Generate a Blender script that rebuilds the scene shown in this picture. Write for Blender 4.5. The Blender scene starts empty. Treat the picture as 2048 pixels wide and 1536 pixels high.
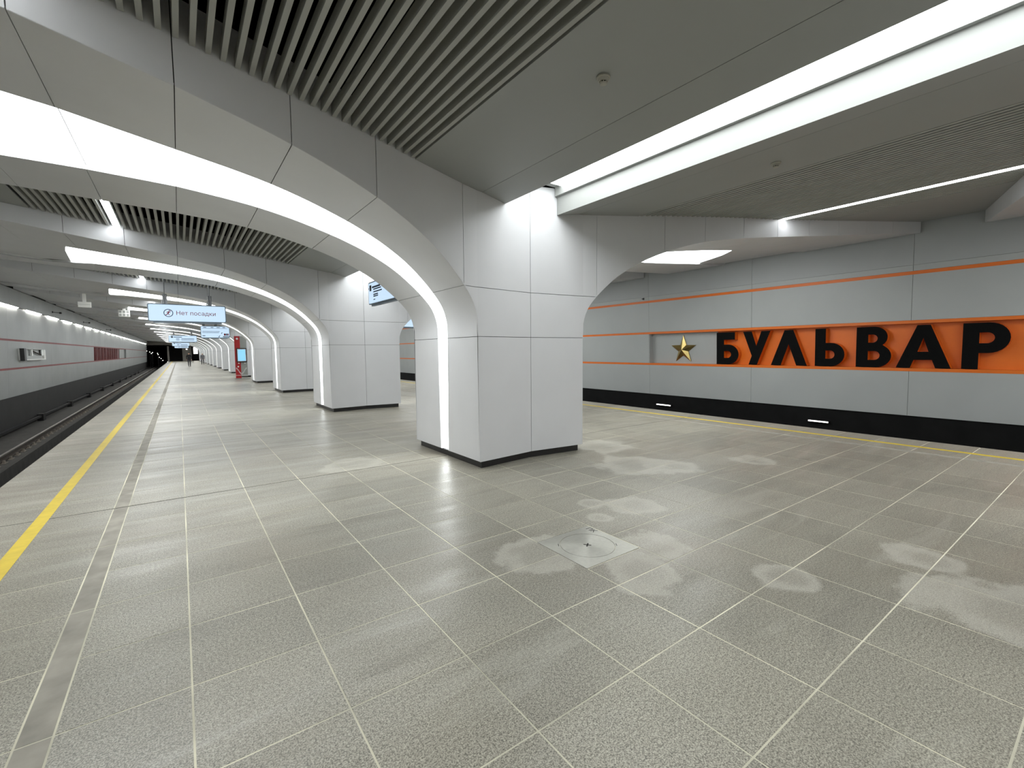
import bpy, bmesh, math, random
import numpy as np
from mathutils import Vector, Matrix
random.seed(7)
SC = bpy.context.scene
COL = SC.collection

# ------------------------------------------------------------------ camera
F_PX = 912.96
RIGHT = Vector((0.8086009, -0.5882869, -0.0091156))
UP = Vector((0.0505948, 0.0540900, 0.9972534))
FWD = Vector((0.5861781, 0.8068412, -0.0735015))
CAM_H = 1.603
cam_data = bpy.data.cameras.new('camera')
cam_data.sensor_width = 36.0
cam_data.lens = F_PX * 36.0 / 2048.0
cam_data.clip_start = 0.05
cam_data.clip_end = 500
cam = bpy.data.objects.new('camera', cam_data)
M = Matrix.Identity(4)
for i in range(3):
    M[i][0] = RIGHT[i]; M[i][1] = UP[i]; M[i][2] = -FWD[i]
M[2][3] = CAM_H
cam.matrix_world = M
COL.objects.link(cam)
SC.camera = cam

# ------------------------------------------------------------------ world, exposure
world = bpy.data.worlds.new('world')
SC.world = world
world.use_nodes = True
world.node_tree.nodes['Background'].inputs[0].default_value = (0.001, 0.001, 0.001, 1)
world.node_tree.nodes['Background'].inputs[1].default_value = 1.0
SC.view_settings.view_transform = 'Standard'
SC.view_settings.look = 'None'
SC.view_settings.gamma = 1.0
SC.view_settings.use_curve_mapping = False
SC.view_settings.exposure = 1.7
L_RIB = 2.8       # radiance of the lit bands in the arches
L_COVE = 2.25      # radiance of the long cove light over the pylons
L_STRIP = 5.0    # radiance of the thin strip lights
L_TUBE = 26.0     # radiance of the tubes under the cornice

# ------------------------------------------------------------------ materials
def srgb(r, g, b):
    def f(c):
        c /= 255.0
        return c / 12.92 if c <= 0.04045 else ((c + 0.055) / 1.055) ** 2.4
    return (f(r), f(g), f(b), 1.0)

def material(name, col, rough=0.5, metal=0.0, var=0.0, scale=3.0, bump=0.0, bscale=60.0, spec=0.5):
    m = bpy.data.materials.new(name); m.use_nodes = True
    nt = m.node_tree; b = nt.nodes['Principled BSDF']
    b.inputs['Base Color'].default_value = col
    b.inputs['Roughness'].default_value = rough
    b.inputs['Metallic'].default_value = metal
    b.inputs['Specular IOR Level'].default_value = spec
    if var or bump:
        geo = nt.nodes.new('ShaderNodeNewGeometry')
    if var:
        n = nt.nodes.new('ShaderNodeTexNoise'); n.inputs['Scale'].default_value = scale; n.inputs['Detail'].default_value = 5
        nt.links.new(geo.outputs['Position'], n.inputs['Vector'])
        mp = nt.nodes.new('ShaderNodeMapRange')
        mp.inputs[1].default_value = 0.3; mp.inputs[2].default_value = 0.7
        mp.inputs[3].default_value = 1 - var; mp.inputs[4].default_value = 1 + var
        nt.links.new(n.outputs['Fac'], mp.inputs[0])
        mx = nt.nodes.new('ShaderNodeMix'); mx.data_type = 'RGBA'; mx.blend_type = 'MULTIPLY'
        mx.inputs['Factor'].default_value = 1.0
        mx.inputs['A'].default_value = col
        nt.links.new(mp.outputs[0], mx.inputs['B'])
        nt.links.new(mx.outputs['Result'], b.inputs['Base Color'])
    if bump:
        n2 = nt.nodes.new('ShaderNodeTexNoise'); n2.inputs['Scale'].default_value = bscale; n2.inputs['Detail'].default_value = 3
        nt.links.new(geo.outputs['Position'], n2.inputs['Vector'])
        bp = nt.nodes.new('ShaderNodeBump'); bp.inputs['Strength'].default_value = bump; bp.inputs['Distance'].default_value = 0.004
        nt.links.new(n2.outputs['Fac'], bp.inputs['Height'])
        nt.links.new(bp.outputs['Normal'], b.inputs['Normal'])
    return m

def emitter(name, col, strength):
    m = bpy.data.materials.new(name); m.use_nodes = True
    nt = m.node_tree; b = nt.nodes['Principled BSDF']
    b.inputs['Base Color'].default_value = (0.8, 0.8, 0.8, 1)
    b.inputs['Roughness'].default_value = 0.4
    b.inputs['Emission Color'].default_value = col
    b.inputs['Emission Strength'].default_value = strength
    return m

WHITE = (0.955, 0.99, 1.0, 1)
MAT = {}
MAT['panel'] = material('white_grey_painted_cladding', srgb(211, 212, 214), 0.42, 0, 0.02, 2.0, spec=0.35)
MAT['core'] = material('dark_joint_backing', srgb(34, 34, 34), 0.8)
MAT['ceil'] = material('ceiling_sheet_paint', srgb(157, 159, 156), 0.5, 0, 0.015, 1.5, spec=0.3)
MAT['slat'] = material('slat_paint', srgb(168, 169, 164), 0.55, 0, 0.02, 4.0, spec=0.3)
MAT['void'] = material('dark_ceiling_void', srgb(9, 9, 9), 0.9, 0, 0.2, 2.0, spec=0.0)
MAT['plinth'] = material('black_stone_plinth', srgb(26, 26, 26), 0.4, 0, 0.25, 8.0)
MAT['wall'] = material('grey_wall_sheet', srgb(160, 163, 161), 0.42, 0.0, 0.03, 1.2, bump=0.03, bscale=200, spec=0.5)
MAT['cornice'] = material('grey_cornice_sheet', srgb(156, 159, 158), 0.45, 0.0, 0.03, 1.0)
MAT['wall_dusty'] = material('dusty_grey_wall_sheet', srgb(146, 149, 148), 0.42, 0.0, 0.08, 0.8, spec=0.5)
MAT['orange'] = material('orange_paint', srgb(212, 104, 14), 0.45, 0, 0.04, 3.0)
MAT['red'] = material('dusty_red_paint', srgb(128, 50, 48), 0.55, 0, 0.15, 6.0)
MAT['deepred'] = material('dark_red_panel', srgb(105, 20, 22), 0.5, 0, 0.2, 5.0)
MAT['black'] = material('black_letter_face', srgb(14, 14, 14), 0.9, 0, 0.2, 40.0, spec=0.1)
MAT['blackwall'] = material('black_track_wall', srgb(16, 16, 16), 0.75, 0, 0.3, 3.0, spec=0.15)
MAT['darkwall'] = material('sooty_track_wall', srgb(26, 25, 24), 0.7, 0, 0.3, 2.0)
MAT['bed'] = material('dusty_concrete_track_bed', srgb(52, 50, 47), 0.9, 0, 0.3, 4.0, bump=0.3, bscale=30)
MAT['steel'] = material('worn_rail_steel', srgb(150, 146, 140), 0.32, 0.8, 0.2, 6.0)
MAT['rust'] = material('rusty_rail_web', srgb(58, 50, 44), 0.8, 0.2, 0.25, 10.0)
MAT['block'] = material('dusty_rail_fastener', srgb(110, 103, 94), 0.8, 0, 0.25, 10.0)
MAT['brass'] = material('brass_star', srgb(165, 146, 92), 0.35, 0.85, 0.1, 12.0)
MAT['yellow'] = material('worn_yellow_line', srgb(196, 172, 48), 0.55, 0, 0.1, 9.0)
MAT['white'] = material('white_plastic', srgb(225, 225, 220), 0.4)
MAT['offwhite'] = material('yellowed_white_plastic', srgb(168, 166, 155), 0.45)
MAT['dark'] = material('dark_plastic', srgb(18, 18, 20), 0.4)
MAT['chrome'] = material('brushed_steel_rod', srgb(150, 152, 155), 0.3, 0.9)
MAT['frame'] = material('blue_grey_sign_housing', srgb(120, 135, 148), 0.4, 0.2)
MAT['grout'] = material('pale_joint_grout', srgb(200, 196, 176), 0.85, 0, 0.45, 0.9)
MAT['joint'] = material('black_joint_sealant', srgb(38, 37, 35), 0.8)
MAT['reveal'] = material('white_light_reveal', srgb(228, 230, 228), 0.5)
MAT['rib_light'] = emitter('lit_arch_diffuser', WHITE, L_RIB)
MAT['cove_light'] = emitter('lit_cove_diffuser', WHITE, L_COVE)
MAT['strip_light'] = emitter('lit_strip_diffuser', (0.95, 0.98, 1.0, 1), L_STRIP)
MAT['tube'] = emitter('lit_tube', (1.0, 0.97, 0.9, 1), L_TUBE)
MAT['lamp'] = emitter('lit_small_lamp', (1.0, 0.97, 0.9, 1), 2.0)
MAT['screen'] = emitter('pale_blue_lit_sign_face', srgb(186, 210, 232), 0.36)
MAT['screen2'] = emitter('blue_lit_tablet_screen', srgb(120, 185, 235), 0.42)
for k_ in ('screen', 'screen2'): MAT[k_].node_tree.nodes['Principled BSDF'].inputs['Base Color'].default_value = (.08, .1, .12, 1)
MAT['signred'] = material('sign_dark_red_print', srgb(150, 40, 58), 0.5)
MAT['signink'] = material('sign_blue_grey_print', srgb(70, 92, 118), 0.5)
MAT['kiosk_red'] = material('kiosk_red', srgb(165, 26, 32), 0.4, 0, 0.05, 8.0)
MAT['kiosk_grey'] = material('kiosk_grey', srgb(150, 152, 148), 0.4, 0.3)
MAT['concrete'] = material('rough_end_wall', srgb(150, 146, 138), 0.8, 0, 0.1, 1.0)
MAT['coat_black'] = material('black_jacket_cloth', srgb(26, 26, 28), 0.9)
MAT['coat_grey'] = material('grey_coat_cloth', srgb(120, 118, 122), 0.9)
MAT['trousers'] = material('dark_trousers_cloth', srgb(42, 42, 48), 0.9)
MAT['skin'] = material('skin', srgb(196, 150, 126), 0.6)
MAT['hair'] = material('dark_hair', srgb(34, 28, 24), 0.7)

def sky_mix(nt, a, b, fac):
    mx = nt.nodes.new('ShaderNodeMix'); mx.data_type = 'RGBA'
    nt.links.new(fac, mx.inputs['Factor'])
    for k, v in (('A', a), ('B', b)):
        if isinstance(v, tuple): mx.inputs[k].default_value = v
        else: nt.links.new(v, mx.inputs[k])
    return mx.outputs['Result']

def math_node(nt, op, a, b=None, clamp=False):
    n = nt.nodes.new('ShaderNodeMath'); n.operation = op; n.use_clamp = clamp
    for i, v in enumerate((a, b)):
        if v is None: continue
        if isinstance(v, (int, float)): n.inputs[i].default_value = v
        else: nt.links.new(v, n.inputs[i])
    return n.outputs[0]

def granite():
    """speckled grey granite with dusty white water stains and darker scuffs"""
    m = bpy.data.materials.new('speckled_dusty_granite'); m.use_nodes = True
    nt = m.node_tree; b = nt.nodes['Principled BSDF']
    geo = nt.nodes.new('ShaderNodeNewGeometry'); pos = geo.outputs['Position']
    def noise(scale, detail=4, rough=0.55, vec=None, dist=0.0):
        n = nt.nodes.new('ShaderNodeTexNoise'); n.inputs['Scale'].default_value = scale
        n.inputs['Detail'].default_value = detail; n.inputs['Roughness'].default_value = rough
        n.inputs['Distortion'].default_value = dist
        nt.links.new(vec or pos, n.inputs['Vector']); return n.outputs['Fac']
    def ramp(fac, lo, hi, a=0.0, c=1.0):
        n = nt.nodes.new('ShaderNodeMapRange'); n.interpolation_type = 'SMOOTHSTEP'
        n.inputs[1].default_value = lo; n.inputs[2].default_value = hi
        n.inputs[3].default_value = a; n.inputs[4].default_value = c
        nt.links.new(fac, n.inputs[0]); return n.outputs[0]
    # grain
    g1 = noise(150, 3, 0.7); g2 = noise(60, 3, 0.6)
    grain = math_node(nt, 'ADD', math_node(nt, 'MULTIPLY', g1, 0.75), math_node(nt, 'MULTIPLY', g2, 0.25))
    base = sky_mix(nt, srgb(80, 77, 69), srgb(174, 170, 155), ramp(grain, 0.36, 0.64))
    # per tile and broad tonal drift
    oi = nt.nodes.new('ShaderNodeObjectInfo')
    isl = geo.outputs['Random Per Island']
    drift = math_node(nt, 'ADD', math_node(nt, 'MULTIPLY', noise(0.55, 5, 0.6), 0.9), math_node(nt, 'MULTIPLY', oi.outputs['Random'], 0.16))
    drift = math_node(nt, 'ADD', drift, math_node(nt, 'MULTIPLY', isl, 0.1))
    dm = ramp(drift, 0.34, 0.82, 0.78, 1.12)
    mul = nt.nodes.new('ShaderNodeMix'); mul.data_type = 'RGBA'; mul.blend_type = 'MULTIPLY'; mul.inputs['Factor'].default_value = 1
    nt.links.new(base, mul.inputs['A']); nt.links.new(dm, mul.inputs['B'])
    base = mul.outputs['Result']
    # warm dust film towards the far track
    base = sky_mix(nt, base, srgb(138, 126, 110), ramp(noise(0.35, 3, 0.5), 0.45, 0.75, 0.0, 0.35))
    # long wiped mop streaks along the platform width
    mapn = nt.nodes.new('ShaderNodeMapping'); mapn.inputs['Scale'].default_value = (0.45, 2.4, 1)
    mapn.inputs['Rotation'].default_value = (0, 0, 0.15)
    nt.links.new(pos, mapn.inputs['Vector'])
    st = noise(1.3, 6, 0.62, mapn.outputs['Vector'], 0.6)
    base = sky_mix(nt, base, srgb(92, 88, 82), ramp(st, 0.56, 0.72, 0, 0.28))
    base = sky_mix(nt, base, srgb(180, 178, 168), ramp(st, 0.44, 0.30, 0, 0.22))
    # dried white stains at fixed places
    sep = nt.nodes.new('ShaderNodeSeparateXYZ'); nt.links.new(pos, sep.inputs[0])
    wob = noise(3.0, 4, 0.6)
    total = None
    spots = [(3.70, 2.98, .30), (3.39, 3.30, .15), (3.17, 2.95, .13), (5.02, 4.1, .55), (5.35, 3.7, .4), (3.34, 1.36, .22),
             (4.0, .35, .5), (2.20, 2.72, .34), (3.05, 2.30, .30), (2.6, 2.05, .3), (1.93, 6.5, .45), (5.6, 5.2, .5), (4.5, .9, .25), (6.6, 3.2, .3)]
    for (x, y, r) in spots:
        dx = math_node(nt, 'SUBTRACT', sep.outputs[0], x); dy = math_node(nt, 'SUBTRACT', sep.outputs[1], y)
        d = math_node(nt, 'SQRT', math_node(nt, 'ADD', math_node(nt, 'MULTIPLY', dx, dx), math_node(nt, 'MULTIPLY', dy, dy)))
        d = math_node(nt, 'ADD', math_node(nt, 'DIVIDE', d, r), math_node(nt, 'MULTIPLY', math_node(nt, 'SUBTRACT', wob, 0.5), 1.6))
        s = ramp(d, 1.05, 0.8, 0, 1)
        ring = ramp(d, 0.25, 0.75, 0.45, 1.0)
        s = math_node(nt, 'MULTIPLY', s, ring)
        total = s if total is None else math_node(nt, 'MAXIMUM', total, s)
    base = sky_mix(nt, base, srgb(196, 193, 182), math_node(nt, 'MULTIPLY', total, 0.34))
    nt.links.new(base, b.inputs['Base Color'])
    rgh = math_node(nt, 'ADD', math_node(nt, 'MULTIPLY', total, 0.08), ramp(st, 0.3, 0.7, 0.30, 0.46))
    nt.links.new(rgh, b.inputs['Roughness'])
    b.inputs['Specular IOR Level'].default_value = 0.45
    bp = nt.nodes.new('ShaderNodeBump'); bp.inputs['Strength'].default_value = 0.12; bp.inputs['Distance'].default_value = 0.002
    nt.links.new(grain, bp.inputs['Height']); nt.links.new(bp.outputs['Normal'], b.inputs['Normal'])
    return m
MAT['granite'] = granite()
MAT['strip_stone'] = material('rough_stone_inlay', srgb(140, 136, 126), 0.75, 0, 0.22, 6.0, bump=0.5, bscale=25)

def hatch_metal():
    m = material('brushed_steel_hatch', srgb(168, 167, 158), 0.38, 0.7, 0.06, 30.0)
    nt = m.node_tree; b = nt.nodes['Principled BSDF']
    b.inputs['Anisotropic'].default_value = 0.7
    t = nt.nodes.new('ShaderNodeTangent'); t.direction_type = 'RADIAL'; t.axis = 'Z'
    nt.links.new(t.outputs[0], b.inputs['Tangent'])
    return m
MAT['hatch'] = hatch_metal()

# ------------------------------------------------------------------ helpers
class MB:
    def __init__(s): s.v = []; s.f = []
    def quad(s, *p):
        n = len(s.v); s.v += [tuple(q) for q in p]; s.f.append(tuple(range(n, n + len(p))))
    def box(s, x0, x1, y0, y1, z0, z1):
        n = len(s.v)
        s.v += [(x, y, z) for z in (z0, z1) for y in (y0, y1) for x in (x0, x1)]
        s.f += [tuple(n + k for k in q) for q in ((0, 2, 3, 1), (4, 5, 7, 6), (0, 1, 5, 4), (2, 6, 7, 3), (0, 4, 6, 2), (1, 3, 7, 5))]
    def prism(s, pts, z0, z1):
        """polygon in xy extruded in z"""
        n = len(s.v); k = len(pts)
        s.v += [(x, y, z0) for x, y in pts] + [(x, y, z1) for x, y in pts]
        s.f.append(tuple(range(n + k - 1, n - 1, -1))); s.f.append(tuple(range(n + k, n + 2 * k)))
        for i in range(k):
            j = (i + 1) % k; s.f.append((n + i, n + j, n + k + j, n + k + i))
    def hex8(s, bot, topp):
        n = len(s.v); s.v += [tuple(q) for q in bot] + [tuple(q) for q in topp]
        s.f += [tuple(n + k for k in q) for q in ((3, 2, 1, 0), (4, 5, 6, 7), (0, 1, 5, 4), (1, 2, 6, 5), (2, 3, 7, 6), (3, 0, 4, 7))]
    def tube(s, p0, p1, r0, r1=None, n=12):
        r1 = r0 if r1 is None else r1
        p0 = Vector(p0); p1 = Vector(p1); d = (p1 - p0).normalized()
        a = d.orthogonal().normalized(); b = d.cross(a)
        o = len(s.v)
        for p, r in ((p0, r0), (p1, r1)):
            for i in range(n):
                t = 2 * math.pi * i / n
                s.v.append(tuple(p + a * (r * math.cos(t)) + b * (r * math.sin(t))))
        for i in range(n):
            j = (i + 1) % n; s.f.append((o + i, o + j, o + n + j, o + n + i))
        s.f.append(tuple(range(o + n - 1, o - 1, -1))); s.f.append(tuple(range(o + n, o + 2 * n)))
    def lathe(s, prof, c=(0, 0, 0), n=20):
        o = len(s.v); k = len(prof)
        for i in range(n):
            t = 2 * math.pi * i / n
            for r, z in prof: s.v.append((c[0] + r * math.cos(t), c[1] + r * math.sin(t), c[2] + z))
        for i in range(n):
            j = (i + 1) % n
            for q in range(k - 1): s.f.append((o + i * k + q, o + j * k + q, o + j * k + q + 1, o + i * k + q + 1))
        s.f.append(tuple(o + i * k for i in range(n - 1, -1, -1))); s.f.append(tuple(o + i * k + k - 1 for i in range(n)))
    def mesh(s, name, mat, smooth=False, merge=True):
        me = bpy.data.meshes.new(name); me.from_pydata(s.v, [], s.f)
        bm = bmesh.new(); bm.from_mesh(me)
        if merge: bmesh.ops.remove_doubles(bm, verts=bm.verts, dist=1e-5)
        bmesh.ops.recalc_face_normals(bm, faces=bm.faces)
        bm.to_mesh(me); bm.free()
        me.materials.append(mat if not isinstance(mat, str) else MAT[mat])
        if smooth:
            for p in me.polygons: p.use_smooth = True
        return me
    def build(s, name, mat, parent=None, smooth=False, loc=None):
        return link(name, s.mesh(name, mat, smooth), parent, loc)

def link(name, me, parent=None, loc=None):
    o = bpy.data.objects.new(name, me); COL.objects.link(o)
    if parent is not None: o.parent = parent
    if loc is not None: o.location = loc
    return o
def empty(name, loc=(0, 0, 0), rz=0.0):
    o = bpy.data.objects.new(name, None); COL.objects.link(o); o.location = loc; o.rotation_euler = (0, 0, rz)
    o.empty_display_size = 0.2
    return o
def tag(o, label, cat, group=None, kind=None):
    o['label'] = label; o['category'] = cat
    if group: o['group'] = group
    if kind: o['kind'] = kind
    return o
ORD = ['', 'first', 'second', 'third', 'fourth', 'fifth', 'sixth', 'seventh', 'eighth', 'ninth', 'tenth', 'eleventh', 'twelfth', 'thirteenth', 'fourteenth', 'fifteenth', 'sixteenth']

# ------------------------------------------------------------------ plan of the hall (metres, camera over x=y=0)
XC = 4.176; YC1 = 6.19; SP = 7.394           # axis of the pylon row, first pylon, spacing
NRIB = 15                                   # pylons 1..NRIB ahead, 0 and -1 behind the camera
Y_BACK = YC1 - 2.5 * SP; Y_END = YC1 + (NRIB - 0.5) * SP
EDGE_L, EDGE_R = -1.84, 10.19
def yc(k): return YC1 + (k - 1) * SP
HWT = np.array([(0, .92), (.962, 1.022), (1.204, 1.082), (2.433, 1.441), (3.273, 1.656), (4.106, 1.893), (4.909, 2.107), (9.3, 3.25)])
def hw(d): return float(np.interp(d, HWT[:, 0], HWT[:, 1]))
ZCT = np.array([(0, 3.60), (.47, 3.60), (.87, 3.665), (1.95, 3.745), (3.27, 3.86), (4.38, 3.935), (5.02, 3.975), (9.3, 4.345)])
def zc(d): return float(np.interp(d, ZCT[:, 0], ZCT[:, 1]))
# intrados of the arch: (d from axis, z, is a panel joint)
CP = [(.962, .10, 1), (.962, 1.79, 1), (.970, 2.01, 0), (1.045, 2.232, 0), (1.204, 2.435, 1), (1.436, 2.655, 0), (1.666, 2.830, 0), (1.956, 2.997, 0),
      (2.196, 3.107, 0), (2.433, 3.200, 1), (2.85, 3.335, 0), (3.273, 3.441, 1), (3.69, 3.513, 0), (4.106, 3.57, 1), (4.909, 3.655, 1), (5.72, 3.738, 1),
      (6.54, 3.822, 1), (7.36, 3.907, 1), (8.18, 3.992, 1), (9.12, 4.092, 1)]
def cr(p0, p1, p2, p3, t):
    return 0.5 * ((2 * p1) + (-p0 + p2) * t + (2 * p0 - 5 * p1 + 4 * p2 - p3) * t * t + (-p0 + 3 * p1 - 3 * p2 + p3) * t ** 3)
CURVE = []      # fine samples (d, z); JIDX = indices of joints
JIDX = []
for i, (d, z, j) in enumerate(CP):
    if j: JIDX.append(len(CURVE))
    CURVE.append((d, z))
    if i == 0 or i >= len(CP) - 1: continue
    a = np.array(CP[i - 1][:2]) if i > 1 else np.array((.962, 1.6)); b = np.array((d, z)); c_ = np.array(CP[i + 1][:2])
    e = np.array(CP[min(i + 2, len(CP) - 1)][:2])
    nsub = 3 if i < 12 else 1
    for s_ in range(1, nsub):
        q = cr(a, b, c_, e, s_ / nsub); CURVE.append((float(q[0]), float(q[1])))
CURVE = np.array(CURVE)
NRM = []        # visible side normal (towards the room): d grows outward, room is below
for i in range(len(CURVE)):
    a = CURVE[max(i - 1, 0)]; b = CURVE[min(i + 1, len(CURVE) - 1)]
    t = (b - a) / np.linalg.norm(b - a); NRM.append((t[1], -t[0]))
NRM = np.array(NRM); NRM[0] = (1, 0); NRM[JIDX[1]] = (1, 0)
HLN = np.array([(.962, .155), (1.204, .19), (2.433, .38), (3.273, .49), (4.106, .59), (4.909, .76), (5.72, .80), (9.3, .85)])
HLF = np.array([(.962, .155), (1.204, .20), (2.433, .40), (3.273, .51), (4.106, .62), (4.909, .82), (5.72, 1.1), (6.54, 1.9), (9.3, 2.0)])  # far side widened, partly to put the bright band's bloom into its shape
HLF_R = np.array([(.962, .155), (1.204, .20), (2.433, .40), (3.273, .51), (4.106, .62), (4.909, .88), (5.72, .98), (9.3, 1.25)])
def hl(d, z, sy=-1, sx=-1):
    """half width of the lit groove: the side towards the camera end of the hall (sy=-1) and the other side"""
    if z < 1.79: return .12 + .035 * max(0, z - .1) / 1.69
    T_ = HLN if sy < 0 else (HLF if sx < 0 else HLF_R)
    return float(np.interp(d, T_[:, 0], T_[:, 1]))
def zb(d):
    if d < .9621: return .10
    return float(np.interp(d, CURVE[1:, 0], CURVE[1:, 1]))
GAP = 0.0035; DEP = 0.02

def shell(mb, P, N, dep=DEP):
    """P[i][j] grid of points with outward normals N[i][j]; front surface plus a skirt"""
    n, m = len(P), len(P[0])
    for i in range(n - 1):
        for j in range(m - 1):
            mb.quad(P[i][j], P[i + 1][j], P[i + 1][j + 1], P[i][j + 1])
    ring = [(i, 0) for i in range(n)] + [(n - 1, j) for j in range(1, m)] + [(i, m - 1) for i in range(n - 2, -1, -1)] + [(0, j) for j in range(m - 2, 0, -1)]
    for a, b in zip(ring, ring[1:] + ring[:1]):
        pa, pb = Vector(P[a[0]][a[1]]), Vector(P[b[0]][b[1]])
        mb.quad(pa, pb, pb - Vector(N[b[0]][b[1]]) * dep, pa - Vector(N[a[0]][a[1]]) * dep)

def face_panel(d0, d1, kind, sx, sy):
    ds = sorted(set([d0 + (GAP if d0 > 0 else GAP), d1 - GAP] + [d for d in HWT[:, 0] if d0 + .01 < d < d1 - .01] +
                    [float(c[0]) for c in CURVE if d0 + .012 < c[0] < d1 - .012 and kind != 'low']))
    mb = MB(); P = []; N = []
    for d in ds:
        if kind == 'low': z0, z1 = .10, 1.79 - GAP
        elif kind == 'mid': z0, z1 = max(1.79 + GAP, zb(d) + .003 if d > .9621 else 0), 2.435 - GAP
        elif kind == 'neck': z0, z1 = max(2.435 + GAP, zb(d) + .003 if d > .9621 else 0), zc(d) + .35
        else: z0, z1 = zb(d) + .003, zc(d) + .30
        y = sy * hw(d)
        P.append([(sx * d, y, z0), (sx * d, y, z1)]); N.append([(0, sy, 0)] * 2)
    shell(mb, P, N); return mb

def curve_slice(i0, i1, gap=GAP):
    pts = [CURVE[i].copy() for i in range(i0, i1 + 1)]; nr = [NRM[i] for i in range(i0, i1 + 1)]
    t = pts[1] - pts[0]; pts[0] = pts[0] + t / np.linalg.norm(t) * gap
    t = pts[-2] - pts[-1]; pts[-1] = pts[-1] + t / np.linalg.norm(t) * gap
    return pts, nr

def soffit_panel(i0, i1, sx, sy):
    mb = MB(); P = []; N = []
    pts, nr = curve_slice(i0, i1)
    for q, n in zip(pts, nr):
        d, z = q
        # n points to the room for d>0 when flipped: on the shaft the room side is +d
        P.append([(sx * d, sy * hl(d, z, sy, sx), z), (sx * d, sy * (hw(d) - .003), z)]); N.append([(sx * n[0], 0, n[1])] * 2)
    shell(mb, P, N); return mb

LIGHT_END = {-1: (5.90, 6.15), 1: (5.88, 7.6)}    # distance of the lit band's slanted end from the axis: near side, far side
REC = 0.045
def diffuser(i0, i1, sx):
    mb = MB(); pts, nr = curve_slice(i0, i1, 0.0025)
    row = []
    for q, n in zip(pts, nr):
        d, z = q; dd = d - n[0] * REC; zz = z - n[1] * REC
        row.append(((sx * dd, -hl(d, z, -1, sx), zz), (sx * dd, hl(d, z, 1, sx), zz)))
    for a, b in zip(row, row[1:]): mb.quad(a[0], a[1], b[1], b[0])
    return mb
def end_strip(sx, lit):
    """last stretch of the groove: lit up to the slanted end, plain beyond it"""
    e0, e1 = LIGHT_END[sx]
    def pt(d, y): return (sx * d, y, zb(d) + REC)
    mb = MB()
    steps = 6
    for a in range(steps):
        y0 = -1 + 2 * a / steps; y1 = -1 + 2 * (a + 1) / steps
        def dend(t): return e0 + (e1 - e0) * (t + 1) / 2
        if lit: A, B = (lambda t: 4.909 + .0025), dend
        else: A, B = (lambda t: dend(t) + .004), (lambda t: 9.12)
        m = 5
        for k in range(m):
            q = []
            for t, kk in ((y0, k), (y1, k), (y1, k + 1), (y0, k + 1)):
                d = A(t) + (B(t) - A(t)) * kk / m; q.append(pt(d, t * hl(d, 3, t, sx)))
            mb.quad(*q)
    return mb
def core_mesh():
    mb = MB()
    for sx in (-1, 1):
        rows = []
        for q, n in zip(CURVE, NRM):
            d, z = q; rows.append((d - n[0] * DEP, z - n[1] * DEP, (hl(d, z, -1, sx), hl(d, z, 1, sx)), hw(d) - DEP))
        for a, b in zip(rows, rows[1:]):
            for sy in (-1, 1):
                g = 0 if sy < 0 else 1
                mb.quad((sx * a[0], sy * a[2][g], a[1]), (sx * a[0], sy * a[3], a[1]), (sx * b[0], sy * b[3], b[1]), (sx * b[0], sy * b[2][g], b[1]))
        back = [(q[0] - n[0] * (REC + .014), q[1] - n[1] * (REC + .014), hl(q[0], q[1], -1, sx) + .004, hl(q[0], q[1], 1, sx) + .004) for q, n in zip(CURVE, NRM)]  # unseen strip added behind the diffusers to block their light from leaking upward
        for a, b in zip(back, back[1:]):
            mb.quad((sx * a[0], -a[2], a[1]), (sx * a[0], a[3], a[1]), (sx * b[0], b[3], b[1]), (sx * b[0], -b[2], b[1]))
        ds = [0] + [float(d) for d in CURVE[1:, 0]]
        ds[0] = 0.0
        for a, b in zip(ds, ds[1:]):
            for sy in (-1, 1):
                za = .1 if a < .9621 else zb(a) + DEP; z_b = .1 if b < .9621 else zb(b) + DEP
                a2, b2 = a, min(b, b)
                mb.quad((sx * a2, sy * (hw(a) - DEP), za), (sx * b2, sy * (hw(b) - DEP), z_b), (sx * b2, sy * (hw(b) - DEP), zc(b) + .28), (sx * a2, sy * (hw(a) - DEP), zc(a) + .28))
        mb.quad((0, -.91, .1), (sx * .95, -1.01, .1), (sx * .95, 1.01, .1), (0, .91, .1))
    return mb
def reveal_mesh():
    mb = MB()
    for sx in (-1, 1):
        for sy in (-1, 1):
            r = []
            for q, n in zip(CURVE, NRM):
                d, z = q; h = sy * hl(d, z, sy, sx)
                r.append(((sx * d, h, z), (sx * (d - n[0] * (REC + .004)), h, z - n[1] * (REC + .004))))
            for a, b in zip(r, r[1:]): mb.quad(a[0], a[1], b[1], b[0])
    return mb
def plinth_mesh():
    i = .055; mb = MB()
    mb.prism([(-.962 + i, -1.022 + i), (0, -.92 + i), (.962 - i, -1.022 + i), (.962 - i, 1.022 - i), (0, .92 - i), (-.962 + i, 1.022 - i)], 0.0, .10)
    return mb
def add(mbs):
    o = MB()
    for m in mbs:
        n = len(o.v); o.v += m.v; o.f += [tuple(k + n for k in f) for f in m.f]
    return o

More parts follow.
